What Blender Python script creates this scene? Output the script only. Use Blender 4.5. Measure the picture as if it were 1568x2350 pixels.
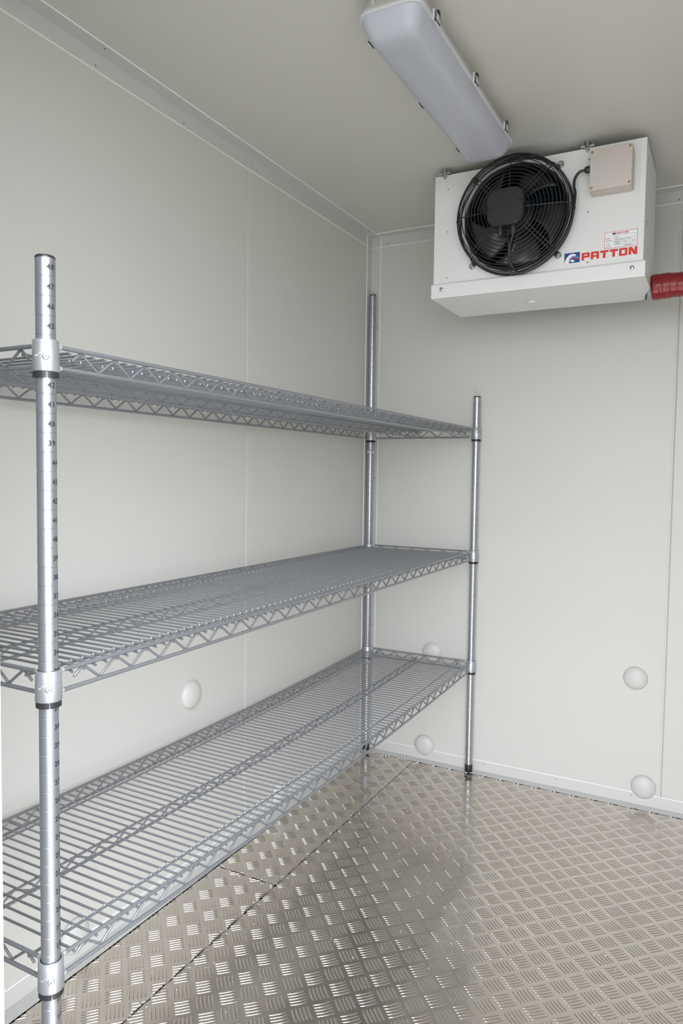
import bpy, bmesh, math, random
import numpy as np
from mathutils import Vector, Matrix

random.seed(7)
for o in list(bpy.data.objects):
    bpy.data.objects.remove(o)
scene = bpy.context.scene
COL = scene.collection
PI = math.pi

# ------------------------------------------------------------------ camera
IMG_W, IMG_H = 1568, 2350
FPX = 1653.8
cam_d = bpy.data.cameras.new('camera')
cam_d.sensor_fit = 'VERTICAL'
cam_d.sensor_height = 36.0
cam_d.sensor_width = 36.0 * IMG_W / IMG_H
cam_d.lens = FPX / IMG_H * 36.0
cam_d.clip_start = 0.02
cam = bpy.data.objects.new('camera', cam_d)
COL.objects.link(cam)
yaw, pitch, roll = 0.4910, -0.0537, 0.0136
fw = Vector((-math.sin(yaw) * math.cos(pitch), math.cos(yaw) * math.cos(pitch), math.sin(pitch)))
rt = Vector((math.cos(yaw), math.sin(yaw), 0))
up = rt.cross(fw)
r2 = math.cos(roll) * rt + math.sin(roll) * up
u2 = -math.sin(roll) * rt + math.cos(roll) * up
m = Matrix.Identity(4)
for i in range(3):
    m[i][0] = r2[i]; m[i][1] = u2[i]; m[i][2] = -fw[i]
m[0][3], m[1][3], m[2][3] = 1.2405, -2.5369, 1.0871
cam.matrix_world = m
scene.camera = cam

# ------------------------------------------------------------------ world, daylight, exposure
scene.view_settings.view_transform = 'Standard'
scene.view_settings.look = 'None'
scene.view_settings.gamma = 1.0
scene.view_settings.use_curve_mapping = False
scene.view_settings.exposure = 0.0
scene.cycles.use_denoising = True
scene.cycles.max_bounces = 14
scene.cycles.diffuse_bounces = 8
scene.cycles.glossy_bounces = 6
scene.cycles.caustics_reflective = True
scene.cycles.blur_glossy = 0.6
scene.cycles.caustics_refractive = False
scene.cycles.sample_clamp_indirect = 8.0

SKY = 9.9
world = bpy.data.worlds.new('world')
scene.world = world
world.use_nodes = True
wn = world.node_tree
wn.nodes.clear()
wo = wn.nodes.new('ShaderNodeOutputWorld')
wb = wn.nodes.new('ShaderNodeBackground')
wb.inputs['Strength'].default_value = SKY
tc = wn.nodes.new('ShaderNodeTexCoord')
sx = wn.nodes.new('ShaderNodeSeparateXYZ')
rp = wn.nodes.new('ShaderNodeValToRGB')
rp.color_ramp.elements[0].position = 0.0
rp.color_ramp.elements[0].color = (0.42, 0.440, 0.472, 1)
rp.color_ramp.elements[1].position = 1.0
rp.color_ramp.elements[1].color = (1.0, 1.04, 1.15, 1)
wn.links.new(tc.outputs['Generated'], sx.inputs[0])
wn.links.new(sx.outputs['Z'], rp.inputs[0])
# extra sky brightness added on the right to lift the dim left wall
ma = wn.nodes.new('ShaderNodeMath'); ma.operation = 'MULTIPLY_ADD'
ma.inputs[1].default_value = 0.75; ma.inputs[2].default_value = 1.0
wn.links.new(sx.outputs['X'], ma.inputs[0])
mm_ = wn.nodes.new('ShaderNodeVectorMath'); mm_.operation = 'SCALE'
wn.links.new(rp.outputs[0], mm_.inputs[0])
wn.links.new(ma.outputs[0], mm_.inputs['Scale'])
wn.links.new(mm_.outputs[0], wb.inputs['Color'])
wn.links.new(wb.outputs[0], wo.inputs[0])

# room sizes
H = 1.9907          # ceiling
RX = 1.75           # right wall
FY = -2.00          # front wall inner face
FT = 0.08           # its thickness
DX0, DX1, DZ = 0.511, 1.69, 1.90   # door opening
TR = 0.040          # corner trim leg

por = bpy.data.lights.new('door_daylight', 'AREA')
por.shape = 'RECTANGLE'
por.size = DX1 - DX0
por.size_y = DZ
por.cycles.is_portal = True
po = bpy.data.objects.new('door_daylight', por)
po.location = ((DX0 + DX1) / 2, FY - FT - 0.005, DZ / 2)
po.rotation_euler = (PI / 2, 0, 0)      # -Z looks to +Y
COL.objects.link(po)


# ------------------------------------------------------------------ helpers
def mat(name, color, rough=0.5, metal=0.0, noise=0.0, nscale=30.0, bump=0.0, bscale=60.0,
        bdist=0.001, spec=None, coat=0.0, rvar=0.0):
    M = bpy.data.materials.new(name)
    M.use_nodes = True
    nt = M.node_tree
    b = nt.nodes['Principled BSDF']
    b.inputs['Base Color'].default_value = (*color, 1)
    b.inputs['Roughness'].default_value = rough
    b.inputs['Metallic'].default_value = metal
    if spec is not None:
        b.inputs['Specular IOR Level'].default_value = spec
    if coat:
        b.inputs['Coat Weight'].default_value = coat
    t = nt.nodes.new('ShaderNodeTexCoord')
    if noise or rvar:
        n = nt.nodes.new('ShaderNodeTexNoise')
        n.inputs['Scale'].default_value = nscale
        n.inputs['Detail'].default_value = 4
        nt.links.new(t.outputs['Object'], n.inputs['Vector'])
        if noise:
            mx = nt.nodes.new('ShaderNodeMix')
            mx.data_type = 'RGBA'
            mx.inputs[6].default_value = (*[c * (1 - noise) for c in color], 1)
            mx.inputs[7].default_value = (*[min(1, c * (1 + noise)) for c in color], 1)
            nt.links.new(n.outputs[0], mx.inputs[0])
            nt.links.new(mx.outputs[2], b.inputs['Base Color'])
        if rvar:
            mr = nt.nodes.new('ShaderNodeMapRange')
            mr.inputs[3].default_value = max(0, rough - rvar)
            mr.inputs[4].default_value = rough + rvar
            nt.links.new(n.outputs[0], mr.inputs[0])
            nt.links.new(mr.outputs[0], b.inputs['Roughness'])
    if bump:
        n2 = nt.nodes.new('ShaderNodeTexNoise')
        n2.inputs['Scale'].default_value = bscale
        n2.inputs['Detail'].default_value = 2
        nt.links.new(t.outputs['Object'], n2.inputs['Vector'])
        bp = nt.nodes.new('ShaderNodeBump')
        bp.inputs['Strength'].default_value = bump
        bp.inputs['Distance'].default_value = bdist
        nt.links.new(n2.outputs[0], bp.inputs['Height'])
        nt.links.new(bp.outputs[0], b.inputs['Normal'])
    return M


M = {}
M['panel'] = mat('panel_paint', (0.605, 0.60, 0.56), 0.42, noise=0.012, nscale=5, bump=0.12, bscale=9, bdist=0.002)
M['trim'] = mat('trim_paint', (0.60, 0.595, 0.57), 0.38, noise=0.015, nscale=6)
M['bright_edge'] = mat('bright_edge', (0.86, 0.86, 0.83), 0.45)  # whiter colour paints in the bright line along the trim edges
M['hole'] = mat('black_hole', (0.012, 0.012, 0.012), 0.6)
M['subfloor'] = mat('subfloor', (0.03, 0.03, 0.03), 0.8)
M['concrete'] = mat('concrete_yard', (0.21, 0.20, 0.17), 0.9, noise=0.2, nscale=3)
M['alu'] = mat('checker_alu', (0.66, 0.605, 0.55), 0.145, 1.0, noise=0.07, nscale=9, bump=0.25, bscale=22,
               bdist=0.0016, rvar=0.04)
M['rivet_alu'] = mat('rivet_alu', (0.8, 0.8, 0.78), 0.3, 1.0)
M['post'] = mat('post_zinc', (0.45, 0.47, 0.50), 0.37, 0.9, rvar=0.04, nscale=50)
M['wire'] = mat('wire_epoxy', (0.305, 0.315, 0.335), 0.36, 0.65)
M['collar'] = mat('collar_zinc', (0.50, 0.515, 0.54), 0.42, 0.8, bump=0.2, bscale=120, bdist=0.0008)
M['weld'] = mat('weld_white', (0.62, 0.65, 0.68), 0.4, 0.6)
M['black_plastic'] = mat('black_plastic', (0.02, 0.02, 0.022), 0.4)
M['motor'] = mat('motor_black', (0.022, 0.022, 0.024), 0.42, bump=0.2, bscale=300, bdist=0.0005)
M['guard'] = mat('guard_black', (0.018, 0.018, 0.019), 0.3)
M['blade'] = mat('blade_black', (0.032, 0.033, 0.037), 0.26)
M['coil'] = mat('coil_teal', (0.012, 0.055, 0.08), 0.4)
M['unit'] = mat('unit_white', (0.77, 0.77, 0.76), 0.35, noise=0.01, nscale=6)
M['jbox'] = mat('box_beige', (0.58, 0.52, 0.475), 0.5, noise=0.02, nscale=20)
M['brass'] = mat('brass', (0.45, 0.30, 0.12), 0.35, 1.0)
M['chrome'] = mat('zinc_bright', (0.55, 0.57, 0.57), 0.26, 1.0)
M['cable'] = mat('cable_black', (0.02, 0.021, 0.023), 0.35)
M['diffuser'] = mat('diffuser', (0.45, 0.47, 0.52), 0.36, noise=0.03, nscale=14)
M['housing'] = mat('light_housing', (0.50, 0.49, 0.455), 0.5)
M['gasket'] = mat('light_rim', (0.56, 0.57, 0.60), 0.4)
M['red_tape'] = mat('red_tape', (0.24, 0.010, 0.013), 0.30, noise=0.15, nscale=60, bump=0.6, bscale=70, bdist=0.003)
M['grey_pvc'] = mat('grey_pvc', (0.35, 0.38, 0.40), 0.4)
M['dome'] = mat('dome_white', (0.60, 0.60, 0.565), 0.42)
M['red_ink'] = mat('red_ink', (0.66, 0.03, 0.022), 0.4)
M['blue_ink'] = mat('blue_ink', (0.012, 0.045, 0.24), 0.4)
M['sky_ink'] = mat('lightblue_ink', (0.05, 0.32, 0.70), 0.4)
M['white_ink'] = mat('white_ink', (0.85, 0.85, 0.85), 0.4)
M['grey_ink'] = mat('grey_ink', (0.22, 0.22, 0.24), 0.5)
M['black_ink'] = mat('black_ink', (0.03, 0.035, 0.04), 0.5)
M['speck'] = mat('speck_white', (0.9, 0.9, 0.88), 0.5)
M['jamb'] = mat('jamb_white', (0.82, 0.84, 0.83), 0.4)


def link(name, me, parent=None, smooth=False, mats=()):
    for mm in mats:
        me.materials.append(mm)
    o = bpy.data.objects.new(name, me)
    COL.objects.link(o)
    if parent is not None:
        o.parent = parent
    if smooth:
        me.polygons.foreach_set('use_smooth', [True] * len(me.polygons))
    return o


def empty(name, loc=(0, 0, 0), label=None, cat=None, group=None):
    o = bpy.data.objects.new(name, None)
    o.empty_display_size = 0.05
    o.location = loc
    COL.objects.link(o)
    if label:
        o['label'] = label
    if cat:
        o['category'] = cat
    if group:
        o['group'] = group
    return o


class MB:
    """mesh collector"""
    def __init__(self):
        self.v = []; self.f = []; self.mi = []; self.sm = []

    def add(self, vs, fs, mi=0, smooth=False):
        b = len(self.v)
        self.v.extend([tuple(p) for p in vs])
        for f in fs:
            self.f.append(tuple(b + i for i in f)); self.mi.append(mi); self.sm.append(smooth)

    def box(self, x0, y0, z0, x1, y1, z1, mi=0):
        vs = [(x, y, z) for z in (z0, z1) for y in (y0, y1) for x in (x0, x1)]
        self.add(vs, [(0, 2, 3, 1), (4, 5, 7, 6), (0, 1, 5, 4), (2, 6, 7, 3), (0, 4, 6, 2), (1, 3, 7, 5)], mi)

    def bbox(self, x0, y0, z0, x1, y1, z1, bev=0.002, seg=2, mi=0, edges=None):
        bm = bmesh.new()
        vs = [bm.verts.new(p) for p in [(x, y, z) for z in (z0, z1) for y in (y0, y1) for x in (x0, x1)]]
        for f in [(0, 2, 3, 1), (4, 5, 7, 6), (0, 1, 5, 4), (2, 6, 7, 3), (0, 4, 6, 2), (1, 3, 7, 5)]:
            bm.faces.new([vs[i] for i in f])
        es = [e for e in bm.edges if edges is None or edges(e)]
        bmesh.ops.bevel(bm, geom=es, offset=bev, segments=seg, profile=0.5, affect='EDGES')
        self.bm(bm, mi, True if seg > 2 else False)

    def bm(self, bm, mi=0, smooth=False, mtx=None):
        bm.verts.ensure_lookup_table()
        bm.verts.index_update()
        vs = [(mtx @ v.co) if mtx else v.co.copy() for v in bm.verts]
        self.add(vs, [[v.index for v in f.verts] for f in bm.faces], mi, smooth)
        bm.free()

    def tube(self, pts, r, n=8, mi=0, cap=True, smooth=True):
        pts = [Vector(p) for p in pts]
        k = len(pts)
        rs = r if isinstance(r, (list, tuple)) else [r] * k
        t0 = (pts[1] - pts[0]).normalized()
        ref = Vector((0, 0, 1)) if abs(t0.z) < 0.9 else Vector((1, 0, 0))
        nrm = t0.cross(ref).normalized()
        vs = []
        for i, p in enumerate(pts):
            if i == 0: t = t0
            elif i == k - 1: t = (pts[i] - pts[i - 1]).normalized()
            else: t = ((pts[i + 1] - p).normalized() + (p - pts[i - 1]).normalized()).normalized()
            nrm = (nrm - t * nrm.dot(t)).normalized()
            bn = t.cross(nrm)
            # mitre
            mit = 1.0
            for j in range(n):
                a = 2 * PI * j / n
                vs.append(p + (nrm * math.cos(a) + bn * math.sin(a)) * rs[i] * mit)
        fs = []
        for i in range(k - 1):
            for j in range(n):
                a = i * n + j; b = i * n + (j + 1) % n
                fs.append((a, b, b + n, a + n))
        self.add(vs, fs, mi, smooth)
        if cap:
            self.add(vs[:n], [tuple(reversed(range(n)))], mi)
            self.add(vs[-n:], [tuple(range(n))], mi)

    def ring(self, c, R, r, axis='y', n=48, m=6, mi=0, a0=0, a1=2 * PI):
        """wire ring in the plane normal to axis"""
        full = abs(a1 - a0 - 2 * PI) < 1e-6
        pts = []
        N = n if full else n + 1
        vs = []
        for i in range(N):
            a = a0 + (a1 - a0) * i / n
            if axis == 'y': d = Vector((math.cos(a), 0, math.sin(a))); w = Vector((0, 1, 0))
            elif axis == 'z': d = Vector((math.cos(a), math.sin(a), 0)); w = Vector((0, 0, 1))
            else: d = Vector((0, math.cos(a), math.sin(a))); w = Vector((1, 0, 0))
            for j in range(m):
                b = 2 * PI * j / m
                vs.append(Vector(c) + d * (R + r * math.cos(b)) + w * r * math.sin(b))
        fs = []
        for i in range(N if full else N - 1):
            for j in range(m):
                i2 = (i + 1) % N
                fs.append((i * m + j, i * m + (j + 1) % m, i2 * m + (j + 1) % m, i2 * m + j))
        self.add(vs, fs, mi, True)

    def lathe(self, c, prof, n=32, axis=(0, 0, 1), mi=0, smooth=True, cap0=True, cap1=True):
        """prof: (radius, height) along axis"""
        ax = Vector(axis).normalized()
        ref = Vector((1, 0, 0)) if abs(ax.x) < 0.9 else Vector((0, 1, 0))
        u = ax.cross(ref).normalized(); w = ax.cross(u)
        c = Vector(c)
        vs = []
        for (r, h) in prof:
            for j in range(n):
                a = 2 * PI * j / n
                vs.append(c + ax * h + (u * math.cos(a) + w * math.sin(a)) * max(r, 1e-6))
        fs = []
        for i in range(len(prof) - 1):
            for j in range(n):
                a = i * n + j; b = i * n + (j + 1) % n
                fs.append((a, b, b + n, a + n))
        self.add(vs, fs, mi, smooth)
        if cap0: self.add(vs[:n], [tuple(reversed(range(n)))], mi)
        if cap1: self.add(vs[-n:], [tuple(range(n))], mi)

    def poly(self, pts, depth, mi=0, frame=None):
        """extruded polygon; pts (a,b) in frame (o,u,v,w), extruded along w by depth"""
        o, u, v, w = frame
        n = len(pts)
        base = [o + u * a + v * b for a, b in pts]
        top = [p + w * depth for p in base]
        self.add(base + top, [tuple(range(n, 2 * n)), tuple(reversed(range(n)))] +
                 [(i, (i + 1) % n, n + (i + 1) % n, n + i) for i in range(n)], mi)

    def build(self, name, mats, parent=None):
        me = bpy.data.meshes.new(name)
        me.from_pydata(self.v, [], self.f)
        if not isinstance(mats, (list, tuple)): mats = [mats]
        for mm in mats: me.materials.append(mm)
        me.polygons.foreach_set('material_index', self.mi)
        me.polygons.foreach_set('use_smooth', self.sm)
        bm = bmesh.new(); bm.from_mesh(me)
        bmesh.ops.recalc_face_normals(bm, faces=bm.faces)
        bm.to_mesh(me); bm.free()
        o = bpy.data.objects.new(name, me)
        COL.objects.link(o)
        if parent is not None:
            o.parent = parent
            pl = Vector((0, 0, 0))
            q = parent
            while q is not None:
                pl += q.location
                q = q.parent
            # geometry is given in world coordinates: move it into the parent's frame
            me.transform(Matrix.Translation(-pl))
        return o


def structure(o, label=None):
    o['kind'] = 'structure'
    if label: o['label'] = label
    return o


def smooth_path(P, k=6):
    P = [Vector(p) for p in P]
    Q = [P[0] * 2 - P[1]] + P + [P[-1] * 2 - P[-2]]
    out = []
    for i in range(1, len(Q) - 2):
        a, b, c, d = Q[i - 1], Q[i], Q[i + 1], Q[i + 2]
        for j in range(k):
            t = j / k
            out.append(0.5 * ((2 * b) + (c - a) * t + (2 * a - 5 * b + 4 * c - d) * t * t +
                              (3 * b - a - 3 * c + d) * t ** 3))
    out.append(P[-1])
    return out


def rounded(x0, y0, x1, y1, r, z, n=6):
    pts = []
    for cx, cy, a0 in ((x1 - r, y1 - r, 0), (x0 + r, y1 - r, PI / 2), (x0 + r, y0 + r, PI), (x1 - r, y0 + r, 1.5 * PI)):
        for i in range(n + 1):
            a = a0 + PI / 2 * i / n
            pts.append((cx + r * math.cos(a), cy + r * math.sin(a), z))
    return pts


def loft(mb, rings, mi=0, smooth=True, cap0=True, cap1=True):
    n = len(rings[0])
    vs = [p for r in rings for p in r]
    fs = [(i * n + j, i * n + (j + 1) % n, (i + 1) * n + (j + 1) % n, (i + 1) * n + j) for i in range(len(rings) - 1) for j in range(n)]
    mb.add(vs, fs, mi, smooth)
    if cap0: mb.add(rings[0], [tuple(range(n))], mi)
    if cap1: mb.add(rings[-1], [tuple(range(n))], mi)


# ------------------------------------------------------------------ room shell
BACK = 0.06


def wall_panels(name, boxes, bevel_edges):
    mb = MB()
    for bx in boxes:
        mb.bbox(*bx, bev=0.0022, seg=2, edges=bevel_edges)
    return mb


vert = lambda e: abs(e.verts[0].co.z - e.verts[1].co.z) > 0.5
SY = -0.810
mb = MB()
mb.bbox(-BACK, SY + 0.0008, -0.05, 0.0, BACK, H + BACK, 0.0022, 2, edges=vert)
mb.bbox(-BACK, FY - FT, -0.05, 0.0, SY - 0.0008, H + BACK, 0.0022, 2, edges=vert)
mb.box(-BACK - 0.02, FY - FT, -0.05, -BACK + 0.056, BACK, H + BACK)
structure(mb.build('wall_left', M['panel']))
SX = 1.0863
mb = MB()
mb.bbox(0.0, 0.0, -0.05, SX - 0.0008, BACK, H + BACK, 0.0022, 2, edges=vert)
mb.bbox(SX + 0.0008, 0.0, -0.05, RX + BACK, BACK, H + BACK, 0.0022, 2, edges=vert)
mb.box(0.0, 0.004, -0.05, RX + BACK, BACK + 0.02, H + BACK)
# raised joint rib along the seam
mb.bbox(SX - 0.0075, -0.0012, 0.0, SX - 0.0015, 0.002, H, 0.001, 2, edges=vert)
structure(mb.build('wall_back', M['panel']))
mb = MB(); mb.box(RX, FY - FT, -0.05, RX + BACK, 0, H + BACK)
structure(mb.build('wall_right', M['panel']))
mb = MB()
mb.box(0, FY - FT, -0.05, DX0, FY, H + BACK)
mb.box(DX1, FY - FT, -0.05, RX, FY, H + BACK)
mb.box(DX0, FY - FT, DZ, DX1, FY, H + BACK)
structure(mb.build('wall_front', M['jamb']))
mb = MB(); mb.box(0, FY, H, RX, 0, H + BACK)
structure(mb.build('ceiling', M['panel']))
mb = MB(); mb.box(-12, -14, -0.55, 14, 6, -0.45)
structure(mb.build('ground', M['concrete']))


def angle(name, axis, a0, a1, legs, t=0.0015, bead=0.0018, floor_leg=False):
    """L trim with a whiter bead standing in for the bright line along both free edges. legs: two (dir, normal) for the corner at origin o"""
    o, (d1, n1), (d2, n2) = legs
    o = Vector(o); d1 = Vector(d1); n1 = Vector(n1); d2 = Vector(d2); n2 = Vector(n2)
    ax = Vector(axis)
    mb = MB()
    for q_, (d, n) in enumerate(((d1, n1), (d2, n2))):
        low = floor_leg and q_ == 1
        TR = 0.0368 if low else 0.040
        p = [o + ax * a0, o + ax * a1]
        vs = []
        for q in p:
            for s, h in ((0, 0), (TR, 0), (TR, t), (0, t)):
                vs.append(q + d * s + n * h)
        mb.add(vs, [(0, 1, 2, 3), (7, 6, 5, 4), (0, 4, 5, 1), (1, 5, 6, 2), (2, 6, 7, 3), (3, 7, 4, 0)])
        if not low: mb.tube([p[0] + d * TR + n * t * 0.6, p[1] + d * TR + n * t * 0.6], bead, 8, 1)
    return structure(mb.build(name, [M['trim'], M['bright_edge']]))


X, Y, Z = (1, 0, 0), (0, 1, 0), (0, 0, 1)
nX, nY, nZ = (-1, 0, 0), (0, -1, 0), (0, 0, -1)
# trims: ceiling/left, ceiling/back, vertical corner, floor/left, floor/back, ceiling/right, vertical right, floor/right
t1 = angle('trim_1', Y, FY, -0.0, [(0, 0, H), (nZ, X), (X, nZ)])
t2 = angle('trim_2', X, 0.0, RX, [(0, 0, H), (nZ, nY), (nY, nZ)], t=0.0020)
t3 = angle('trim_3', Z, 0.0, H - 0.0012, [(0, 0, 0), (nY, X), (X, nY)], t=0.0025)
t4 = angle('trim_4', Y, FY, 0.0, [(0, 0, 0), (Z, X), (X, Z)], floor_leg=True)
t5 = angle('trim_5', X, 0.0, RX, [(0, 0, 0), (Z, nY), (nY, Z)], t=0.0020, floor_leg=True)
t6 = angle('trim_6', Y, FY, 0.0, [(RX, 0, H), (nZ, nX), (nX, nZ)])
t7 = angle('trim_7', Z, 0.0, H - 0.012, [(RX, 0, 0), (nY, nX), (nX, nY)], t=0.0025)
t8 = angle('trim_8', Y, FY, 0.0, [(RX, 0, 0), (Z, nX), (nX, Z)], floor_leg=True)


def rivet_at(pos, nrm, parent, r=0.0036, h=0.0016, m0='trim', name='rivet', hole=0.5):
    mb = MB()
    mb.lathe(pos, [(r, -0.0005), (r, h * 0.3), (r * 0.8, h * 0.8), (r * hole * 1.1, h)], 14, nrm)
    mb.lathe(pos, [(r * hole, h * 0.7), (r * hole, h * 1.08)], 10, nrm, 1)
    return mb.build(name, [M[m0], M['hole']], parent)


ys = [-0.02 - 0.287 * k - 0.065 for k in range(7)]
for y in (-0.088, -0.374, -0.776, -0.798, -1.09, -1.377, -1.67, -1.94):
    rivet_at((0.0015, y, H - 0.031), X, t1)
for y in (-0.088, -0.371, -0.802, -1.09, -1.377, -1.67, -1.94):
    rivet_at((0.031, y, H - 0.0015), nZ, t1)
for x in (0.068, 0.31, 0.57, 0.82, 1.074, 1.33):
    rivet_at((x, -0.0015, H - 0.031), nY, t2)
for x in (0.06, 0.31, 0.57, 0.82, 1.074, 1.33):
    rivet_at((x, -0.031, H - 0.0015), nZ, t2)
for z in (1.965, 1.928, 1.6466, 1.3584, 1.07, 0.78, 0.4914, 0.20):
    rivet_at((0.030, -0.0025, z), nY, t3)
    rivet_at((0.0025, -0.030, z), X, t3)
for x in (0.23, 0.4894, 0.7493, 0.9955, 1.25):
    rivet_at((x, -0.0015, 0.029), nY, t5, r=0.0028)
for y in (-0.25, -0.5, -0.75, -1.0, -1.25, -1.5, -1.75):
    rivet_at((0.0015, y, 0.029), X, t4, r=0.0028)

# ------------------------------------------------------------------ checker plate floor
FL = MB()
FL.box(0.0, FY - FT, -0.03, RX, 0, -0.003, 1)
SEAM = 0.230
CROSS = -0.987
e0 = 0.0402
sheets = [  # x0,x1,y0,y1, anchor, pitches
    (SEAM + 0.0007, RX - e0, FY - 0.06, -e0, (0.3676, -1.1716), (0.0632, 0.0676)),
    (e0, SEAM - 0.0007, CROSS + 0.0006, -e0, (0.1204, -0.8722), (0.0660, 0.0636)),
    (e0, SEAM - 0.0007, FY, CROSS - 0.0006, (0.0945, -1.4243), (0.0660, 0.0632)),
]
for s in sheets:
    FL.box(s[0], s[2], -0.0030, s[1], s[3], 0.0)
nl, nw = 8, 7
tl = np.array([-1, -.93, -.78, -.3, .3, .78, .93, 1.0]); tw = np.sin(np.linspace(-1, 1, nw) * PI / 2)
BL, BW, BH = 0.0190, 0.0024, 0.0013
bv = []
for a in tl:
    wscale = math.sqrt(max(0.0, 1 - abs(a) ** 5 * 0.97))
    for b in tw:
        hh = BH * max(0, 1 - b * b) ** 0.72 * min(1.0, (1 - abs(a)) * 7)
        bv.append((a * BL, b * BW * wscale, hh - (0.00015 if abs(b) > 0.99 or abs(a) > 0.99 else 0)))
bv = np.array(bv)
bv[:, 1] += 0.0006 * (bv[:, 0] / BL) ** 2        # slight bow of every bar
bf = [(i * nw + j, (i + 1) * nw + j, (i + 1) * nw + j + 1, i * nw + j + 1) for i in range(nl - 1) for j in range(nw - 1)]
c45 = math.sqrt(0.5)
PU = 0.0081
for (x0, x1, y0, y1, an, pt) in sheets:
    sc = (pt[0] + pt[1]) / 2 / 0.0655
    i0 = int((x0 - an[0]) / pt[0]) - 2; i1 = int((x1 - an[0]) / pt[0]) + 2
    j0 = int((y0 - an[1]) / pt[1]) - 2; j1 = int((y1 - an[1]) / pt[1]) + 2
    for i in range(i0, i1 + 1):
        for j in range(j0, j1 + 1):
            for kind in (0, 1):
                cx = an[0] + pt[0] * (i + 0.5 * kind); cy = an[1] + pt[1] * (j + 0.5 * kind)
                # kind 0: bars run along (+,+); kind 1: bars run along (+,-)
                u = np.array([c45, c45]) if kind == 0 else np.array([c45, -c45])
                v = np.array([-u[1], u[0]])
                for k in range(-2, 3):
                    bx = cx + v[0] * PU * k * sc; by = cy + v[1] * PU * k * sc
                    P = np.empty_like(bv)
                    P[:, 0] = bx + bv[:, 0] * u[0] + bv[:, 1] * v[0]
                    P[:, 1] = by + bv[:, 0] * u[1] + bv[:, 1] * v[1]
                    P[:, 2] = bv[:, 2]
                    if P[:, 0].max() < x0 or P[:, 0].min() > x1 or P[:, 1].max() < y0 or P[:, 1].min() > y1:
                        continue
                    P[:, 0] = np.clip(P[:, 0], x0, x1); P[:, 1] = np.clip(P[:, 1], y0, y1)
                    FL.add(P.tolist(), bf, 0, True)
me = bpy.data.meshes.new('floor')
me.from_pydata(FL.v, [], FL.f)
me.materials.append(M['alu']); me.materials.append(M['subfloor'])
me.polygons.foreach_set('material_index', FL.mi)
me.polygons.foreach_set('use_smooth', FL.sm)
floor = bpy.data.objects.new('floor', me)
COL.objects.link(floor)
structure(floor)
for y in [-0.14 - 0.1335 * k for k in range(14)]:
    for x in (SEAM - 0.0085, SEAM + 0.0085):
        rivet_at((x, y, 0.0), Z, floor, r=0.0034, h=0.0016, m0='rivet_alu', hole=0.3)
for x in (0.055, 0.118, 0.19):
    for y in (CROSS - 0.0085, CROSS + 0.0085):
        rivet_at((x, y, 0.0), Z, floor, r=0.0034, h=0.0016, m0='rivet_alu', hole=0.3)

# white specks of swarf left on the floor (nobody could count them)
mb = MB()
rs = random.Random(5)
for k in range(210):
    if k < 120:
        x = 0.05 + abs(rs.gauss(0, 0.34)); y = -0.05 - abs(rs.gauss(0, 0.55))
    else:
        x = rs.uniform(0.05, 1.44); y = rs.uniform(-1.5, -0.05)
    if x > 1.44 or y < -1.9: continue
    r = rs.uniform(0.0004, 0.0012)
    bm = bmesh.new()
    bmesh.ops.create_icosphere(bm, subdivisions=1, radius=r)
    mb.bm(bm, 0, False, Matrix.Translation((x, y, 0.0012 + r * 0.5)) @ Matrix.Diagonal((rs.uniform(.7, 1.6), 1, .7, 1)))
sp = mb.build('swarf', M['speck'])
sp['kind'] = 'stuff'; sp['label'] = 'tiny white specks of swarf scattered over the checker plate floor'; sp['category'] = 'debris'

# ------------------------------------------------------------------ wire shelving unit
PX0, PX1 = 0.0215, 0.4415          # back and front post lines
PYR, PYN = -0.0270, -1.8757        # far and near post lines
ZS = [1.2353, 0.7961, 0.3926]      # shelf collar heights
PR = 0.0127
INCH = 0.0254
Z48 = 1.3495
rack = empty('wire_shelving_unit', ((PX0 + PX1) / 2, (PYR + PYN) / 2, 0),
             'silver-grey three-tier wire shelving unit against the left wall', 'shelving')


def text_mesh(s, size):
    cu = bpy.data.curves.new('t', 'FONT')
    cu.body = s; cu.size = size; cu.offset = 0.00030; cu.align_x = 'CENTER'; cu.align_y = 'CENTER'
    cu.resolution_u = 2
    o = bpy.data.objects.new('t', cu)
    COL.objects.link(o)
    dg = bpy.context.evaluated_depsgraph_get()
    me = bpy.data.meshes.new_from_object(o.evaluated_get(dg))
    bm = bmesh.new(); bm.from_mesh(me)
    bmesh.ops.triangulate(bm, faces=bm.faces)
    vs = [v.co.copy() for v in bm.verts]; fs = [[v.index for v in f.verts] for f in bm.faces]
    bm.free()
    bpy.data.objects.remove(o); bpy.data.meshes.remove(me); bpy.data.curves.remove(cu)
    return vs, fs


DIG = {str(d): text_mesh(str(d), 0.0098) for d in range(10)}


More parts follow.
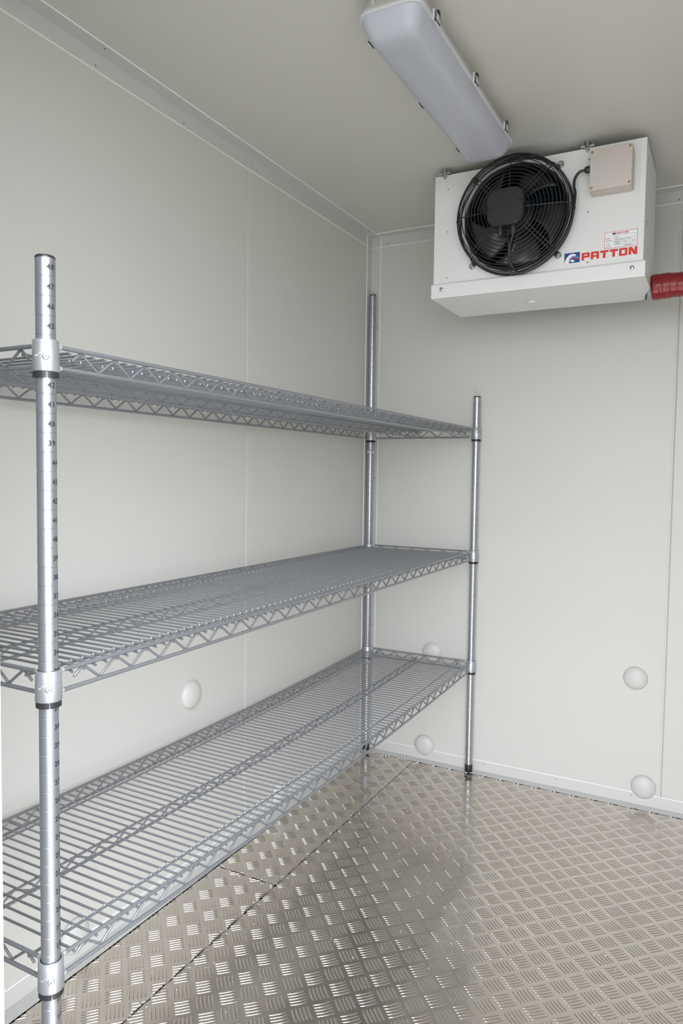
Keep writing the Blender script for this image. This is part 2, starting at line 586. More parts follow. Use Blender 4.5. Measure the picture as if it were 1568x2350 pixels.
def make_post(x, y, ztop, joint_z, numbers=False, label=None):
    mb = MB()
    prof = [(PR, 0.030)]
    z = Z48 - 0.0114
    gs = []
    while z > 0.035:
        gs.append(z); z -= INCH
    z = Z48 - 0.0114 + INCH
    while z < ztop - 0.006:
        gs.append(z); z += INCH
    for g in sorted(gs):
        w = 0.0009
        prof += [(PR, g - w)]
        mb.lathe((x, y, 0), prof, 40, cap0=False, cap1=False)
        mb.lathe((x, y, 0), [(PR, g - w), (PR - 0.0005, g - w * 0.4)], 40, cap0=False, cap1=False)
        mb.lathe((x, y, 0), [(PR - 0.0005, g - w * 0.4), (PR - 0.0005, g + w * 0.4)], 40, cap0=False, cap1=False)
        mb.lathe((x, y, 0), [(PR - 0.0005, g + w * 0.4), (PR, g + w)], 40, cap0=False, cap1=False)
        prof = [(PR, g + w)]
    prof.append((PR, ztop))
    mb.lathe((x, y, 0), prof, 40, cap0=False, cap1=False)
    p = mb.build('post', M['post'], rack)
    if label: p['label'] = label
    c = MB()
    c.lathe((x, y, 0), [(PR + 0.0002, ztop - 0.0005), (PR + 0.0002, ztop + 0.0016), (PR - 0.001, ztop + 0.0032), (0.001, ztop + 0.0036)], 32)
    c.build('end_cap', M['black_plastic'], p)
    f = MB()
    f.lathe((x, y, 0), [(PR - 0.002, 0.0015), (PR + 0.0012, 0.003), (PR + 0.0012, 0.028), (PR, 0.030), (PR, 0.031)], 32)
    f.build('foot', M['black_plastic'], p)
    if numbers:
        nb = MB()
        for k in range(53):
            n = 48 - k if k < 10 else 44 - (k - 10)
            if n < 1: break
            zc = Z48 - INCH * k
            ang = math.radians(-8.0 if k < 10 else 16.0)
            s = str(n)
            for q, ch in enumerate(s):
                vs, fs = DIG[ch]
                off = (q - (len(s) - 1) / 2) * 0.0057
                out = []
                for vv in vs:
                    a = ang + (vv.x + off) / PR
                    out.append((x + math.cos(a) * (PR + 0.0003), y + math.sin(a) * (PR + 0.0003), zc + vv.y))
                nb.add(out, fs)
        nb.build('height_numbers', M['black_ink'], p)
    return p


pN = make_post(PX1, PYN, Z48 + 0.0128, True, True)
pR = make_post(PX1, PYR, 1.3640, True)
pC = make_post(PX0, PYR, 1.7640, True, label='taller post reaching up in the corner')
pB = make_post(PX0, PYN, Z48 + 0.0128, True)
# bright wall clamps round the corner post
for z in (1.1715, 0.352):
    mb = MB()
    mb.lathe((PX0, PYR, z), [(PR + 0.0002, -0.007), (PR + 0.0022, -0.0068), (PR + 0.0022, 0.0068), (PR + 0.0002, 0.007)], 28)
    mb.lathe((PX0 + 0.0135, PYR - 0.004, z), [(0.0045, 0), (0.0045, 0.003), (0.002, 0.0045)], 12, (0.7, -0.7, 0))
    mb.build('wall_clamp', M['weld'], pC)

ZT, ZB = 0.0155, -0.0130     # top and bottom frame wires, relative to the collar
FR, ZR_, CR = 0.0031, 0.0021, 0.0021
PER = 0.0630


def zigzag(mb, p0, d, length, first, zt, zb, inset=0.0, r=ZR_):
    """zigzag from peaks at first+k*PER; ends in a short stub that points down"""
    p0 = Vector(p0); d = Vector(d)
    pts = []
    a = first
    zm = (zt + zb) / 2
    pts.append((a - 0.016, zm - 0.001))
    while True:
        pts.append((a, zt - 0.003))
        if a + PER > length - 0.03: break
        pts.append((a + PER / 2, zb + 0.003))
        a += PER
    pts.append((a + 0.016, zm - 0.001))
    P = []
    for k, (s, z) in enumerate(pts):
        q = p0 + d * s; q.z = z
        if 0 < k < len(pts) - 1:
            sz = 1 if z > zm else -1
            P.append(q + d * -0.0022 - Vector((0, 0, sz * 0.0010)))
            P.append(q)
            P.append(q + d * 0.0022 - Vector((0, 0, sz * 0.0010)))
        else:
            P.append(q)
    mb.tube(P, r, 7)


def make_shelf(zc):
    zt, zb = zc + ZT, zc + ZB
    g = 0.0165
    wz = zt - 0.0052
    xa, xb = PX0 + 0.048, PX1 - 0.0485
    xm = (PX0 + PX1) / 2
    # wire deck
    mb = MB()
    y = -1.8356
    while y < PYR - 0.030:
        mb.tube([(PX0 - 0.0008, y, wz - 0.0015), (PX0 + 0.004, y, wz), (PX1 - 0.004, y, wz), (PX1 + 0.0008, y, wz - 0.0022)], CR, 7)
        y += PER / 3
    sh = mb.build('shelf', M['wire'], rack)
    # edge trusses
    for (x, inset) in ((PX1, -1), (PX0, 1)):
        e = MB()
        for z in (zt, zb):
            e.tube([(x, PYN + g + (PYR - PYN - 2 * g) * i_ / 16, z) for i_ in range(17)], FR, 10)
        zigzag(e, (x + inset * 0.0025, PYN, 0), (0, 1, 0), PYR - PYN, 0.0611, zt, zb)
        for yy, s in ((PYN + g, 1), (PYR - g, -1)):
            for z in (zt, zb):
                e.tube([(x, yy - s * 0.002, z), (x, yy + s * 0.004, z), (x, yy + s * 0.008, z)], [0.0042, 0.0039, 0.0032], 10, 1)
        e.build('edge_truss', [M['wire'], M['weld']], sh)
    for (y, s) in ((PYN, 1), (PYR, -1)):
        e = MB()
        for z in (zt, zb):
            e.tube([(PX0 + g, y, z), (PX1 - g, y, z)], FR, 10)
        zigzag(e, (PX0, y + s * 0.0025, 0), (1, 0, 0), PX1 - PX0, 0.0525, zt, zb)
        for xx, q in ((PX0 + g, 1), (PX1 - g, -1)):
            for z in (zt, zb):
                e.tube([(xx - q * 0.002, y, z), (xx + q * 0.004, y, z), (xx + q * 0.008, y, z)], [0.0042, 0.0039, 0.0032], 10, 1)
        e.build('edge_truss', [M['wire'], M['weld']], sh)
    # truss under the middle, single runners near both edges
    c = MB()
    zz = wz - CR - 0.0022
    c.tube([(xm, PYN + 0.003 + (PYR - PYN - 0.006) * i_ / 16, zz) for i_ in range(17)], 0.0023, 8)
    c.tube([(xm, PYN + 0.003 + (PYR - PYN - 0.006) * i_ / 16, zb) for i_ in range(17)], 0.0028, 8)
    zigzag(c, (xm, PYN, 0), (0, 1, 0), PYR - PYN, 0.0400, zz + 0.003, zb, r=0.0018)
    c.build('center_truss', M['wire'], sh)
    for x in (xa, xb):
        c = MB()
        c.tube([(x, PYN + 0.002 + (PYR - PYN - 0.004) * i_ / 16, zz) for i_ in range(17)], 0.0023, 8)
        yy = -1.8356
        while yy < PYR - 0.030:        # weld spots where the deck wires cross
            bm = bmesh.new(); bmesh.ops.create_icosphere(bm, subdivisions=1, radius=0.0027)
            c.bm(bm, 1, True, Matrix.Translation((x, yy, wz - 0.0008)) @ Matrix.Diagonal((0.8, 1.2, 1.0, 1)))
            yy += PER / 3
        c.build('support_wire', [M['wire'], M['weld']], sh)
    # corner collars on their split sleeves
    for (x, y) in ((PX0, PYR), (PX1, PYR), (PX0, PYN), (PX1, PYN)):
        k = MB()
        k.lathe((x, y, zc), [(0.0140, 0.0212), (0.0160, 0.0212), (0.0166, 0.0205), (0.0174, -0.0195), (0.0170, -0.0205), (0.0150, -0.0205)],
                36, cap0=False, cap1=False)
        dx = 1 if x > 0.2 else -1; dy = -1 if y < -1 else 1
        n = Vector((0.766, -0.643, 0)) if (dx > 0) else Vector((0.766, -0.643, 0))
        co = k.build('corner_collar', M['collar'], sh)
        b = MB()
        b.lathe(Vector((x, y, zc - 0.002)) + n * 0.0164, [(0.0046, 0), (0.0046, 0.0012), (0.0040, 0.0020), (0.0014, 0.0022)], 16, n)
        b.lathe(Vector((x, y, zc - 0.002)) + n * 0.0164, [(0.0008, 0.0015), (0.0008, 0.0024)], 8, n, 1)
        # raised foundry marks beside the boss
        tn = Vector((-n.y, n.x, 0))
        for a in range(6):
            q = Vector((x, y, zc + 0.001 + 0.0022 * math.sin(a * 1.1))) + (n * math.cos(-0.25 - a * 0.11) + tn * math.sin(-0.25 - a * 0.11)) * 0.0170
            b.lathe(q, [(0.0009, 0), (0.0007, 0.0005)], 7, n)
        b.build('boss', [M['collar'], M['hole']], sh)
        s = MB()
        # black split sleeve: two halves with a gap at the front
        zlo, zhi = zc - 0.0285, zc + 0.0190
        gap = 0.05
        ga = math.atan2(n.y, n.x) + 0.10
        prof = [(PR + 0.0001, zlo), (0.0166, zlo), (0.0166, zc - 0.0205), (0.0138, zc - 0.0190), (0.0136, zhi), (PR + 0.0001, zhi)]
        for h in range(2):
            a0 = ga + gap + h * PI; a1 = ga + PI - gap + h * PI
            N = 18
            vs = []
            for i in range(N + 1):
                a = a0 + (a1 - a0) * i / N
                for (r, zz2) in prof:
                    vs.append((x + math.cos(a) * r, y + math.sin(a) * r, zz2))
            m_ = len(prof)
            fs = [(i * m_ + j, (i + 1) * m_ + j, (i + 1) * m_ + (j + 1) % m_, i * m_ + (j + 1) % m_) for i in range(N) for j in range(m_)]
            fs += [tuple(range(m_)), tuple(reversed(range(N * m_, N * m_ + m_)))]
            s.add(vs, fs, 0, False)
        s.build('split_sleeve', M['black_plastic'], sh)
    return sh


for zc in ZS:
    n0 = set(bpy.data.objects)
    make_shelf(zc)
    if zc == ZS[2]:      # the loaded-most, lowest shelf bows a little in the middle of its span
        for o in set(bpy.data.objects) - n0:
            if o.name.split('.')[0] in ('shelf', 'edge_truss', 'center_truss', 'support_wire'):
                oy = rack.location.y
                for v in o.data.vertices:
                    u = (v.co.y + oy - (PYR + PYN) / 2) / ((PYR - PYN) / 2)
                    v.co.z -= 0.015 * max(0, 1 - u * u)

# ------------------------------------------------------------------ evaporator
EY = -0.470
EX0, EX1, EZ0, EZ1 = 0.4385, 1.0235, 1.640, 1.9720
EB = -0.205
ev = empty('evaporator_unit', (0.731, EB, EZ0), 'white cooling evaporator with a black fan hung below the ceiling', 'cooling unit')
FC = Vector((0.6824, EY, 1.8181))
mb = MB()
t = 0.0015
mb.box(EX0, EY, EZ0, EX0 + t, EB, EZ1); mb.box(EX1 - t, EY, EZ0, EX1, EB, EZ1)
mb.box(EX0, EY, EZ1 - t, EX1, EB, EZ1); mb.box(EX0, EY, EZ0, EX1, EB, EZ0 + t)
fl = 0.0155
for (a, b) in ((EX0, EX0 + fl), (EX1 - fl, EX1)):   # folded front flanges
    mb.bbox(a, EY - 0.0010, EZ0, b, EY + 0.002, EZ1 - 0.0003, 0.0008, 2)
mb.bbox(EX0 + fl * 0.6, EY - 0.0006, EZ1 - 0.012, EX1 - fl * 0.6, EY + 0.002, EZ1, 0.0006, 2)
mb.build('casing', M['unit'], ev)
# front panel with round opening
mb = MB()
RH = 0.1480
N = 96
px0, px1, pz0, pz1 = EX0 + fl - 0.001, EX1 - fl + 0.001, EZ0, EZ1 - 0.010
vs = []; fs = []
for i in range(N):
    a = 2 * PI * i / N
    ca, sa = math.cos(a), math.sin(a)
    tx = ((px1 - FC.x) / ca) if ca > 1e-9 else ((px0 - FC.x) / ca if ca < -1e-9 else 1e9)
    tz = ((pz1 - FC.z) / sa) if sa > 1e-9 else ((pz0 - FC.z) / sa if sa < -1e-9 else 1e9)
    tt = min(tx, tz)
    vs += [(FC.x + ca * RH, EY, FC.z + sa * RH), (FC.x + ca * tt, EY, FC.z + sa * tt)]
    vs += [(FC.x + ca * RH, EY + 0.0015, FC.z + sa * RH)]
for i in range(N):
    j = (i + 1) % N
    fs += [(3 * i, 3 * j, 3 * j + 1, 3 * i + 1), (3 * i, 3 * i + 2, 3 * j + 2, 3 * j)]
# corners
for cx, cz in ((px0, pz0), (px1, pz0), (px1, pz1), (px0, pz1)):
    a = math.atan2(cz - FC.z, cx - FC.x) % (2 * PI)
    i = int(a / (2 * PI) * N); j = (i + 1) % N
    vs.append((cx, EY, cz)); fs.append((3 * i + 1, 3 * j + 1, len(vs) - 1))
mb.add(vs, fs)
fp = mb.build('front_panel', M['unit'], ev)
for (x, z) in ((0.4795, 1.930), (0.4800, 1.8065), (0.4805, 1.672), (0.8800, 1.802), (0.8830, 1.668), (0.8793, 1.9420)):
    rivet_at((x, EY, z), nY, fp, r=0.0032, m0='unit')
for z in (1.925, 1.760):
    mb = MB(); mb.lathe((EX1, EY + 0.028, z), [(0.0055, 0), (0.0055, 0.0015), (0.003, 0.003)], 14, X)
    mb.build('screw', M['chrome'], ev)
# coil with fins at the back
mb = MB()
mb.box(EX0 + 0.012, EB - 0.05, EZ0 + 0.004, EX1 - 0.012, EB - 0.004, EZ1 - 0.004)
k = 0
z = EZ0 + 0.02
while z < EZ1 - 0.02:
    mb.tube([(EX0 + 0.014, EB - 0.055, z), (EX1 - 0.014, EB - 0.055, z)], 0.004, 8)
    z += 0.025
x = EX0 + 0.02
while x < EX1 - 0.02:
    mb.box(x, EB - 0.06, EZ0 + 0.006, x + 0.0004, EB - 0.045, EZ1 - 0.006)
    x += 0.006
mb.build('coil', M['coil'], ev)
# black inner box behind the opening, venturi ring
mb = MB()
mb.lathe(FC, [(0.1490, -0.0003), (0.1496, -0.002), (0.1488, -0.005), (0.1465, -0.006), (0.1435, -0.003), (0.141, 0.01), (0.141, 0.085), (0.1395, 0.085), (0.1395, 0.01),
              (0.1425, -0.003), (0.1465, -0.0064), (0.1480, -0.004), (0.1480, 0.001)], 96, (0, 1, 0), cap0=False, cap1=False)
mb.build('fan_shroud', M['guard'], ev)
mb = MB()
for (a, b, c, d, e, f) in ((EX0 + 0.003, EY + 0.004, EZ0 + 0.003, EX0 + 0.005, EB - 0.06, EZ1 - 0.003), (0.86, EY + 0.004, EZ0 + 0.003, 0.862, EB - 0.06, EZ1 - 0.003),
                           (EX0 + 0.003, EY + 0.004, EZ0 + 0.003, 0.862, EB - 0.06, EZ0 + 0.005), (EX0 + 0.003, EY + 0.004, EZ1 - 0.005, 0.862, EB - 0.06, EZ1 - 0.003)):
    mb.box(a, b, c, d, e, f)
mb.build('inner_liner', M['hole'], ev)

# fan blades
mb = MB()
nb_ = 5
for b in range(nb_):
    a0 = 2 * PI * b / nb_ + 0.10
    vs = []
    nr, na = 8, 8
    for s in (0, 1):
        for i in range(nr):
            r = 0.045 + (0.133 - 0.045) * i / (nr - 1)
            span = 0.72 + 0.25 * i / (nr - 1)
            sweep = 0.35 * (i / (nr - 1)) ** 1.5
            for j in range(na):
                q = j / (na - 1)
                a = a0 + span * (q - 0.5) - sweep
                yy = (q - 0.5) * 0.045 * (1 - 0.25 * i / (nr - 1)) + 0.006 * math.sin(PI * q)
                vs.append((FC.x + math.cos(a) * r, FC.y + 0.012 + yy + s * 0.0022, FC.z + math.sin(a) * r))
    fs = []
    o2 = nr * na
    for i in range(nr - 1):
        for j in range(na - 1):
            p = i * na + j
            fs += [(p, p + 1, p + na + 1, p + na), (o2 + p, o2 + p + na, o2 + p + na + 1, o2 + p + 1)]
    rim = [j for j in range(na)] + [i * na + na - 1 for i in range(1, nr)] + [(nr - 1) * na + j for j in range(na - 2, -1, -1)] + [i * na for i in range(nr - 2, 0, -1)]
    for q in range(len(rim)):
        p, n2 = rim[q], rim[(q + 1) % len(rim)]
        fs.append((p, o2 + p, o2 + n2, n2))
    mb.add(vs, fs, 0, True)
mb.lathe(FC, [(0.046, -0.030), (0.050, -0.026), (0.050, 0.045), (0.044, 0.05)], 40, (0, 1, 0))
mb.build('fan_blades', M['blade'], ev)

# guard
GR = 0.0014
mb = MB()
for (R, dl, r) in ((0.1610, 0.004, 0.0024), (0.1616, 0.015, GR), (0.1610, 0.027, GR), (0.1595, 0.038, GR), (0.1565, 0.048, GR), (0.1525, 0.0555, GR), (0.1465, 0.0610, GR)):
    mb.ring(FC - Vector((0, dl, 0)), R, r, 'y', 96, 7)
R = 0.1375; k = 0
while R > 0.058:
    mb.ring(FC - Vector((0, 0.064 + k * 0.0014, 0)), R, GR, 'y', 80, 6)
    R -= 0.0099; k += 1


def spoke(ang, off, rr=0.0016):
    ca, sa = math.cos(ang), math.sin(ang)
    d = Vector((ca, 0, sa)); tg = Vector((-sa, 0, ca))
    P = []
    for (r, dl) in ((0.048, 0.078), (0.10, 0.0715), (0.1375, 0.0660), (0.1490, 0.0620), (0.1560, 0.053), (0.1620, 0.039), (0.1648, 0.021), (0.1645, 0.001)):
        P.append(FC + d * r + tg * off - Vector((0, dl - 0.0028, 0)))
    mb.tube(P, rr, 7)


for q in range(4):
    spoke(PI / 4 + q * PI / 2, 0.0052); spoke(PI / 4 + q * PI / 2, -0.0052)
    spoke(q * PI / 2, 0.0)
gd = mb.build('fan_guard', M['guard'], ev)
for q in range(4):
    a = PI / 4 + q * PI / 2
    d = Vector((math.cos(a), 0, math.sin(a)))
    mb = MB()
    c = FC + d * 0.1735
    mb.ring(c - Vector((0, 0.004, 0)), 0.0062, 0.0018, 'y', 20, 6)
    mb.tube([FC + d * 0.160 - Vector((0, 0.004, 0)), c - d * 0.006 - Vector((0, 0.004, 0))], 0.0040, 8)
    mb.build('mounting_ear', M['guard'], gd)
    mb = MB()
    mb.lathe(c, [(0.0092, -0.0002), (0.0092, 0.0062), (0.0090, 0.0072), (0.0060, 0.0078), (0.0058, 0.0115), (0.0046, 0.0128)], 16, nY)
    mb.build('screw', M['chrome'], ev)

# motor box on the guard
MC = FC + Vector((-0.0035, -0.086, 0.0))
mb = MB()
def motor_ring(hw, r, y):
    pts = []
    for (cx, cz, a0) in ((1, 1, 0), (-1, 1, PI / 2), (-1, -1, PI), (1, -1, 1.5 * PI)):
        for i in range(9):
            a = a0 + PI / 2 * i / 8
            px = cx * (hw - r) + r * math.cos(a); pz = cz * (hw - r) + r * math.sin(a)
            # sides bulge a little
            px *= 1 + 0.045 * (1 - min(1, abs(pz) / hw) ** 2); pz *= 1 + 0.045 * (1 - min(1, abs(px) / hw) ** 2)
            pts.append((MC.x + px, MC.y + y, MC.z + pz))
    return pts


loft(mb, [motor_ring(0.0485, 0.024, 0.016), motor_ring(0.0490, 0.024, 0.006), motor_ring(0.0490, 0.024, -0.008), motor_ring(0.0475, 0.0235, -0.0125), motor_ring(0.0450, 0.022, -0.0150)], 0, True)
mb.lathe(MC, [(0.043, 0.014), (0.046, 0.018), (0.046, 0.060), (0.040, 0.062)], 36, (0, 1, 0))
mo = mb.build('fan_motor', M['motor'], ev)
for (dx, dz) in ((-0.0455, -0.001), (0.0410, 0.011)):
    mb = MB(); mb.lathe(MC + Vector((dx, -0.0149, dz)), [(0.0036, 0.0), (0.0036, 0.0006), (0.0022, 0.0007)], 12, nY)
    mb.build('screw', M['hole'], mo)
for dx in (-0.016, 0.020):
    mb = MB()
    mb.lathe(MC + Vector((dx, 0.004, -0.046)), [(0.0085, 0.0), (0.0085, 0.008), (0.0095, 0.009), (0.0095, 0.019), (0.007, 0.024), (0.005, 0.028)], 12, nZ, smooth=False)
    mb.build('cable_gland', M['black_plastic'], mo)

# cable: motor, guard rim, junction box
P = [MC + Vector((0.020, 0.004, -0.066)), MC + Vector((0.019, 0.002, -0.078)), (0.6900, -0.5500, 1.715), (0.6880, -0.5450, 1.690), (0.6900, -0.533, 1.672), (0.6950, -0.518, 1.6590)]
for a in range(-82, 6, 8):
    P.append((FC.x + math.cos(math.radians(a)) * 0.1665, FC.y - 0.032, FC.z + math.sin(math.radians(a)) * 0.1665))
P += [(0.8500, -0.497, 1.8480), (0.8460, -0.4950, 1.868), (0.8480, -0.4950, 1.888), (0.8580, -0.4950, 1.9020), (0.8720, -0.4950, 1.9050), (0.8890, -0.4950, 1.9050)]
mb = MB(); mb.tube(smooth_path(P, 5), 0.0036, 10)
mb.build('cable', M['cable'], ev)

# junction box
JX0, JX1, JZ0, JZ1, JY = 0.8905, 0.9945, 1.8385, 1.9415, EY - 0.054
mb = MB()
mb.bbox(JX0, EY - 0.036, JZ0, JX1, EY, JZ1, 0.004, 3)
mb.bbox(JX0 - 0.0005, JY, JZ0 - 0.0005, JX1 + 0.0005, EY - 0.0370, JZ1 + 0.0005, 0.0025, 3)
jb = mb.build('junction_box', M['jbox'], ev)
for x in (JX0 + 0.0055, JX1 - 0.0055):
    for z in (JZ0 + 0.006, JZ1 - 0.006):
        mb = MB(); mb.lathe((x, JY, z), [(0.0034, 0.0), (0.0034, 0.0007), (0.0020, 0.0009), (0.0019, 0.0001)], 14, nY)
        mb.build('screw', M['brass'], jb)
for x in (JX0 + 0.033, JX0 + 0.074):
    mb = MB(); mb.ring((x, EY - 0.018, JZ0 - 0.0001), 0.0105, 0.0004, 'z', 28, 5)
    mb.build('knockout', M['housing'], jb)
mb = MB()
mb.lathe((JX0 + 0.0005, -0.4950, 1.9050), [(0.0105, 0), (0.0105, 0.005), (0.0095, 0.006), (0.0100, 0.012), (0.0080, 0.017), (0.0050, 0.019)], 8, nX, smooth=False)
mb.build('cable_gland', M['black_plastic'], jb)

# drip tray
TX0, TX1, TZ0, TZ1, TY0, TY1 = 0.4335, 1.0300, 1.6135, 1.6565, EY - 0.0065, EB + 0.005
mb = MB()


def prism_x(mb, prof, x0, x1, mi=0):
    n = len(prof)
    vs = [(x0, y, z) for y, z in prof] + [(x1, y, z) for y, z in prof]
    mb.add(vs, [tuple(range(n)), tuple(reversed(range(n, 2 * n)))] + [(i, (i + 1) % n, n + (i + 1) % n, n + i) for i in range(n)], mi)


def foot(z, iy):
    return [(TX0, TY0 + iy, z), (TX1, TY0 + iy, z), (TX1, TY0 + 0.135, z), (0.9985, TY1, z), (TX0, TY1, z)]


loft(mb, [foot(TZ1 + 0.0005, 0.0055), foot(TZ1 - 0.0012, 0.0015), foot(TZ1 - 0.005, 0.0), foot(TZ0 + 0.001, 0.0), foot(TZ0, 0.001)], 0, False)
dt = mb.build('drip_tray', M['unit'], ev)
bv_ = dt.modifiers.new('bevel', 'BEVEL'); bv_.width = 0.0018; bv_.segments = 2; bv_.limit_method = 'ANGLE'
for x in (0.4665, 0.9975):
    mb = MB(); mb.lathe((x, TY0, 1.6385), [(0.0060, 0.0), (0.0060, 0.001), (0.0046, 0.0024), (0.0018, 0.003)], 16, nY)
    mb.build('screw', M['chrome'], dt)
mb = MB(); mb.lathe((0.70, -0.33, TZ0 - 0.001), [(0.014, 0.0), (0.012, 0.004), (0.006, 0.006)], 20, nZ)
mb.build('drain_boss', M['unit'], dt)

# hanger bolts
for x in (0.4700, 0.8750):
    for y in (EY - 0.006, EB - 0.03):
        mb = MB()
        yb = y
        mb.lathe((x, yb, 0), [(0.0035, EZ1 - 0.012), (0.0035, H)], 10)
        mb.lathe((x, yb, 0), [(0.0068, EZ1 - 0.0065), (0.0068, EZ1 - 0.0005)], 6, smooth=False)
        mb.lathe((x, yb, 0), [(0.0095, EZ1), (0.0095, EZ1 + 0.0012)], 16, smooth=False)
        mb.bbox(x - 0.018, yb - 0.006, EZ1 + 0.0012, x + 0.018, yb + 0.022, EZ1 + 0.003, 0.0006, 2)
        mb.tube([(x - 0.014, yb - 0.003, EZ1 + 0.003), (x - 0.010, yb - 0.003, H - 0.002)], 0.0013, 8)
        mb.tube([(x + 0.014, yb - 0.003, EZ1 + 0.003), (x + 0.010, yb - 0.003, H - 0.002)], 0.0013, 8)
        mb.build('hanger_bolt', M['chrome'], ev)

# logo and lettering on the front panel
GY = EY - 0.0003


def rects(mb, rs_, x0, z0, w, h, mi, y=GY, d0=0.0002):
    for q_, (a, b, c, e) in enumerate(rs_):
        pts = [(a, b), (c, b), (c, e), (a, e)]
        d = d0 + 0.00003 * q_
        mb.poly([(x0 + p * w, z0 + q * h) for p, q in pts], d, mi, (Vector((0, y, 0)), Vector((1, 0, 0)), Vector((0, 0, 1)), Vector((0, -1, 0))))


sw, sh_ = 0.31, 0.25
GL = {
    'P': [(0, 0, sw, 1), (sw, 1 - sh_, .88, 1), (sw, .34, .88, .34 + sh_), (.88 - sw + .12, .36, 1, .98)],
    'A': [(0, 0, sw, .92), (1 - sw, 0, 1, .92), (.06, 1 - sh_, .94, 1), (sw, .30, 1 - sw, .30 + sh_ * .9)],
    'T': [(0, 1 - sh_ * 1.15, 1, 1), (.5 - sw / 1.9, 0, .5 + sw / 1.9, 1)],
    'O': [(0, .06, sw, .94), (1 - sw, .06, 1, .94), (.06, 0, .94, sh_), (.06, 1 - sh_, .94, 1)],
    'N': [(0, 0, sw, 1), (1 - sw, 0, 1, 1)],
}


def wordmark(mb, x0, z0, w, h, mi, y=GY, d=0.0002):
    lw = w / (6 + 5 * 0.13)
    fr = (Vector((0, y, 0)), Vector((1, 0, 0)), Vector((0, 0, 1)), Vector((0, -1, 0)))
    for i, ch in enumerate('PATTON'):
        lx = x0 + i * lw * 1.13
        rects(mb, GL[ch], lx, z0, lw, h, mi, y, d)
        if ch == 'N':
            mb.poly([(lx + lw * p, z0 + h * q) for p, q in ((0.02, 1), (0.38, 1), (0.98, 0), (0.62, 0))], d + 0.0001, mi, fr)


mb = MB()
wordmark(mb, 0.8670, 1.6745, 0.1410, 0.0200, 0)
mb.build('lettering', M['red_ink'], ev)


def emblem(mb, x0, z0, w, h, y):
    fr = lambda yy: (Vector((x0, yy, z0)), Vector((w, 0, 0)), Vector((0, 0, h)), Vector((0, -1, 0)))
    mb.poly([(0, 0), (1, 0), (1, 1), (0, 1)], 0.0002, 0, fr(y))
    # white sail-like swoosh from the lower left, curling over to the right
    def band(up_, lo, mi, yy):
        mb.poly(up_ + list(reversed(lo)), 0.0001, mi, fr(yy))
    c1 = [(-0.0, 0.0), (0.06, 0.30), (0.16, 0.58), (0.30, 0.80), (0.48, 0.90), (0.66, 0.86), (0.78, 0.72)]
    c2 = [(0.30, 0.0), (0.32, 0.25), (0.38, 0.46), (0.46, 0.60), (0.56, 0.66), (0.66, 0.68), (0.74, 0.66)]
    for i in range(len(c1) - 1):
        mb.poly([c1[i], c1[i + 1], c2[i + 1], c2[i]], 0.0001, 1, fr(y - 0.0002))
    c1 = [(0.36, 0.22), (0.46, 0.32), (0.58, 0.30), (0.68, 0.18)]
    c2 = [(0.36, 0.20), (0.44, 0.12), (0.56, 0.08), (0.68, 0.16)]
    for i in range(3):
        mb.poly([c1[i], c1[i + 1], c2[i + 1], c2[i]], 0.0001, 1, fr(y - 0.0002))
    # light blue and red waves
    for (mi, dz) in ((3, 0.14), (2, 0.0)):
        u = [(0.44, 0.42 + dz), (0.54, 0.54 + dz), (0.66, 0.54 + dz), (0.80, 0.44 + dz), (0.92, 0.40 + dz), (1.04, 0.46 + dz)]
        l = [(0.42, 0.34 + dz), (0.54, 0.42 + dz), (0.66, 0.42 + dz), (0.80, 0.32 + dz), (0.92, 0.28 + dz), (1.04, 0.42 + dz)]
        for i in range(5):
            mb.poly([u[i], u[i + 1], l[i + 1], l[i]], 0.0001, mi, fr(y - 0.0003))


mb = MB()
emblem(mb, 0.8212, 1.6715, 0.0410, 0.0272, GY)
mb.build('logo', [M['blue_ink'], M['white_ink'], M['red_ink'], M['sky_ink']], ev)

# rating plate sticker
mb = MB()
lx0, lx1, lz0, lz1 = 0.9250, 1.0075, 1.6978, 1.7405
FRM = (Vector((0, GY, 0)), Vector((1, 0, 0)), Vector((0, 0, 1)), Vector((0, -1, 0)))
R_ = lambda a, b, c, d, mi, dp=0.0002, y=GY: rects(mb, [(a, b, c, d)], lx0, lz0, lx1 - lx0, lz1 - lz0, mi, y, dp)
R_(0, 0, 1, 1, 1, 0.00012)
yl = GY - 0.00012
for q in ((0, 0, 1, .022), (0, .978, 1, 1), (0, 0, .012, 1), (.988, 0, 1, 1)):
    R_(*q, 0, 0.0001, yl)
for q in ((.30, .76, .93, .775), (.30, .54, .93, .553), (.30, .40, .62, .413), (.30, .16, .93, .173), (.30, .28, .93, .287), (.30, .36, .93, .367),
          (.30, .16, .308, .76), (.922, .16, .93, .76), (.62, .40, .628, .54), (.54, .16, .546, .36), (.76, .16, .766, .36)):
    R_(*q, 2, 0.0001, yl)
rr_ = random.Random(3)
for (a, b, z) in ((.05, .17, .58), (.05, .23, .44), (.05, .16, .23), (.05, .20, .09), (.34, .42, .62), (.34, .58, .45), (.66, .80, .44), (.34, .46, .30), (.34, .46, .20), (.60, .68, .28), (.84, .88, .30), (.60, .86, .07)):
    x = a
    while x < b:
        w_ = rr_.uniform(.008, .016)
        R_(x, z, x + w_, z + .055, 2, 0.0001, yl)
        x += w_ + 0.008
wordmark(mb, lx0 + 0.36 * (lx1 - lx0), lz0 + .83 * (lz1 - lz0), 0.0305, 0.0040, 0, yl, 0.0001)
R_(.24, .82, .345, .93, 3, 0.0001, yl)
mb.build('rating_label', [M['red_ink'], M['white_ink'], M['grey_ink'], M['blue_ink']], ev)

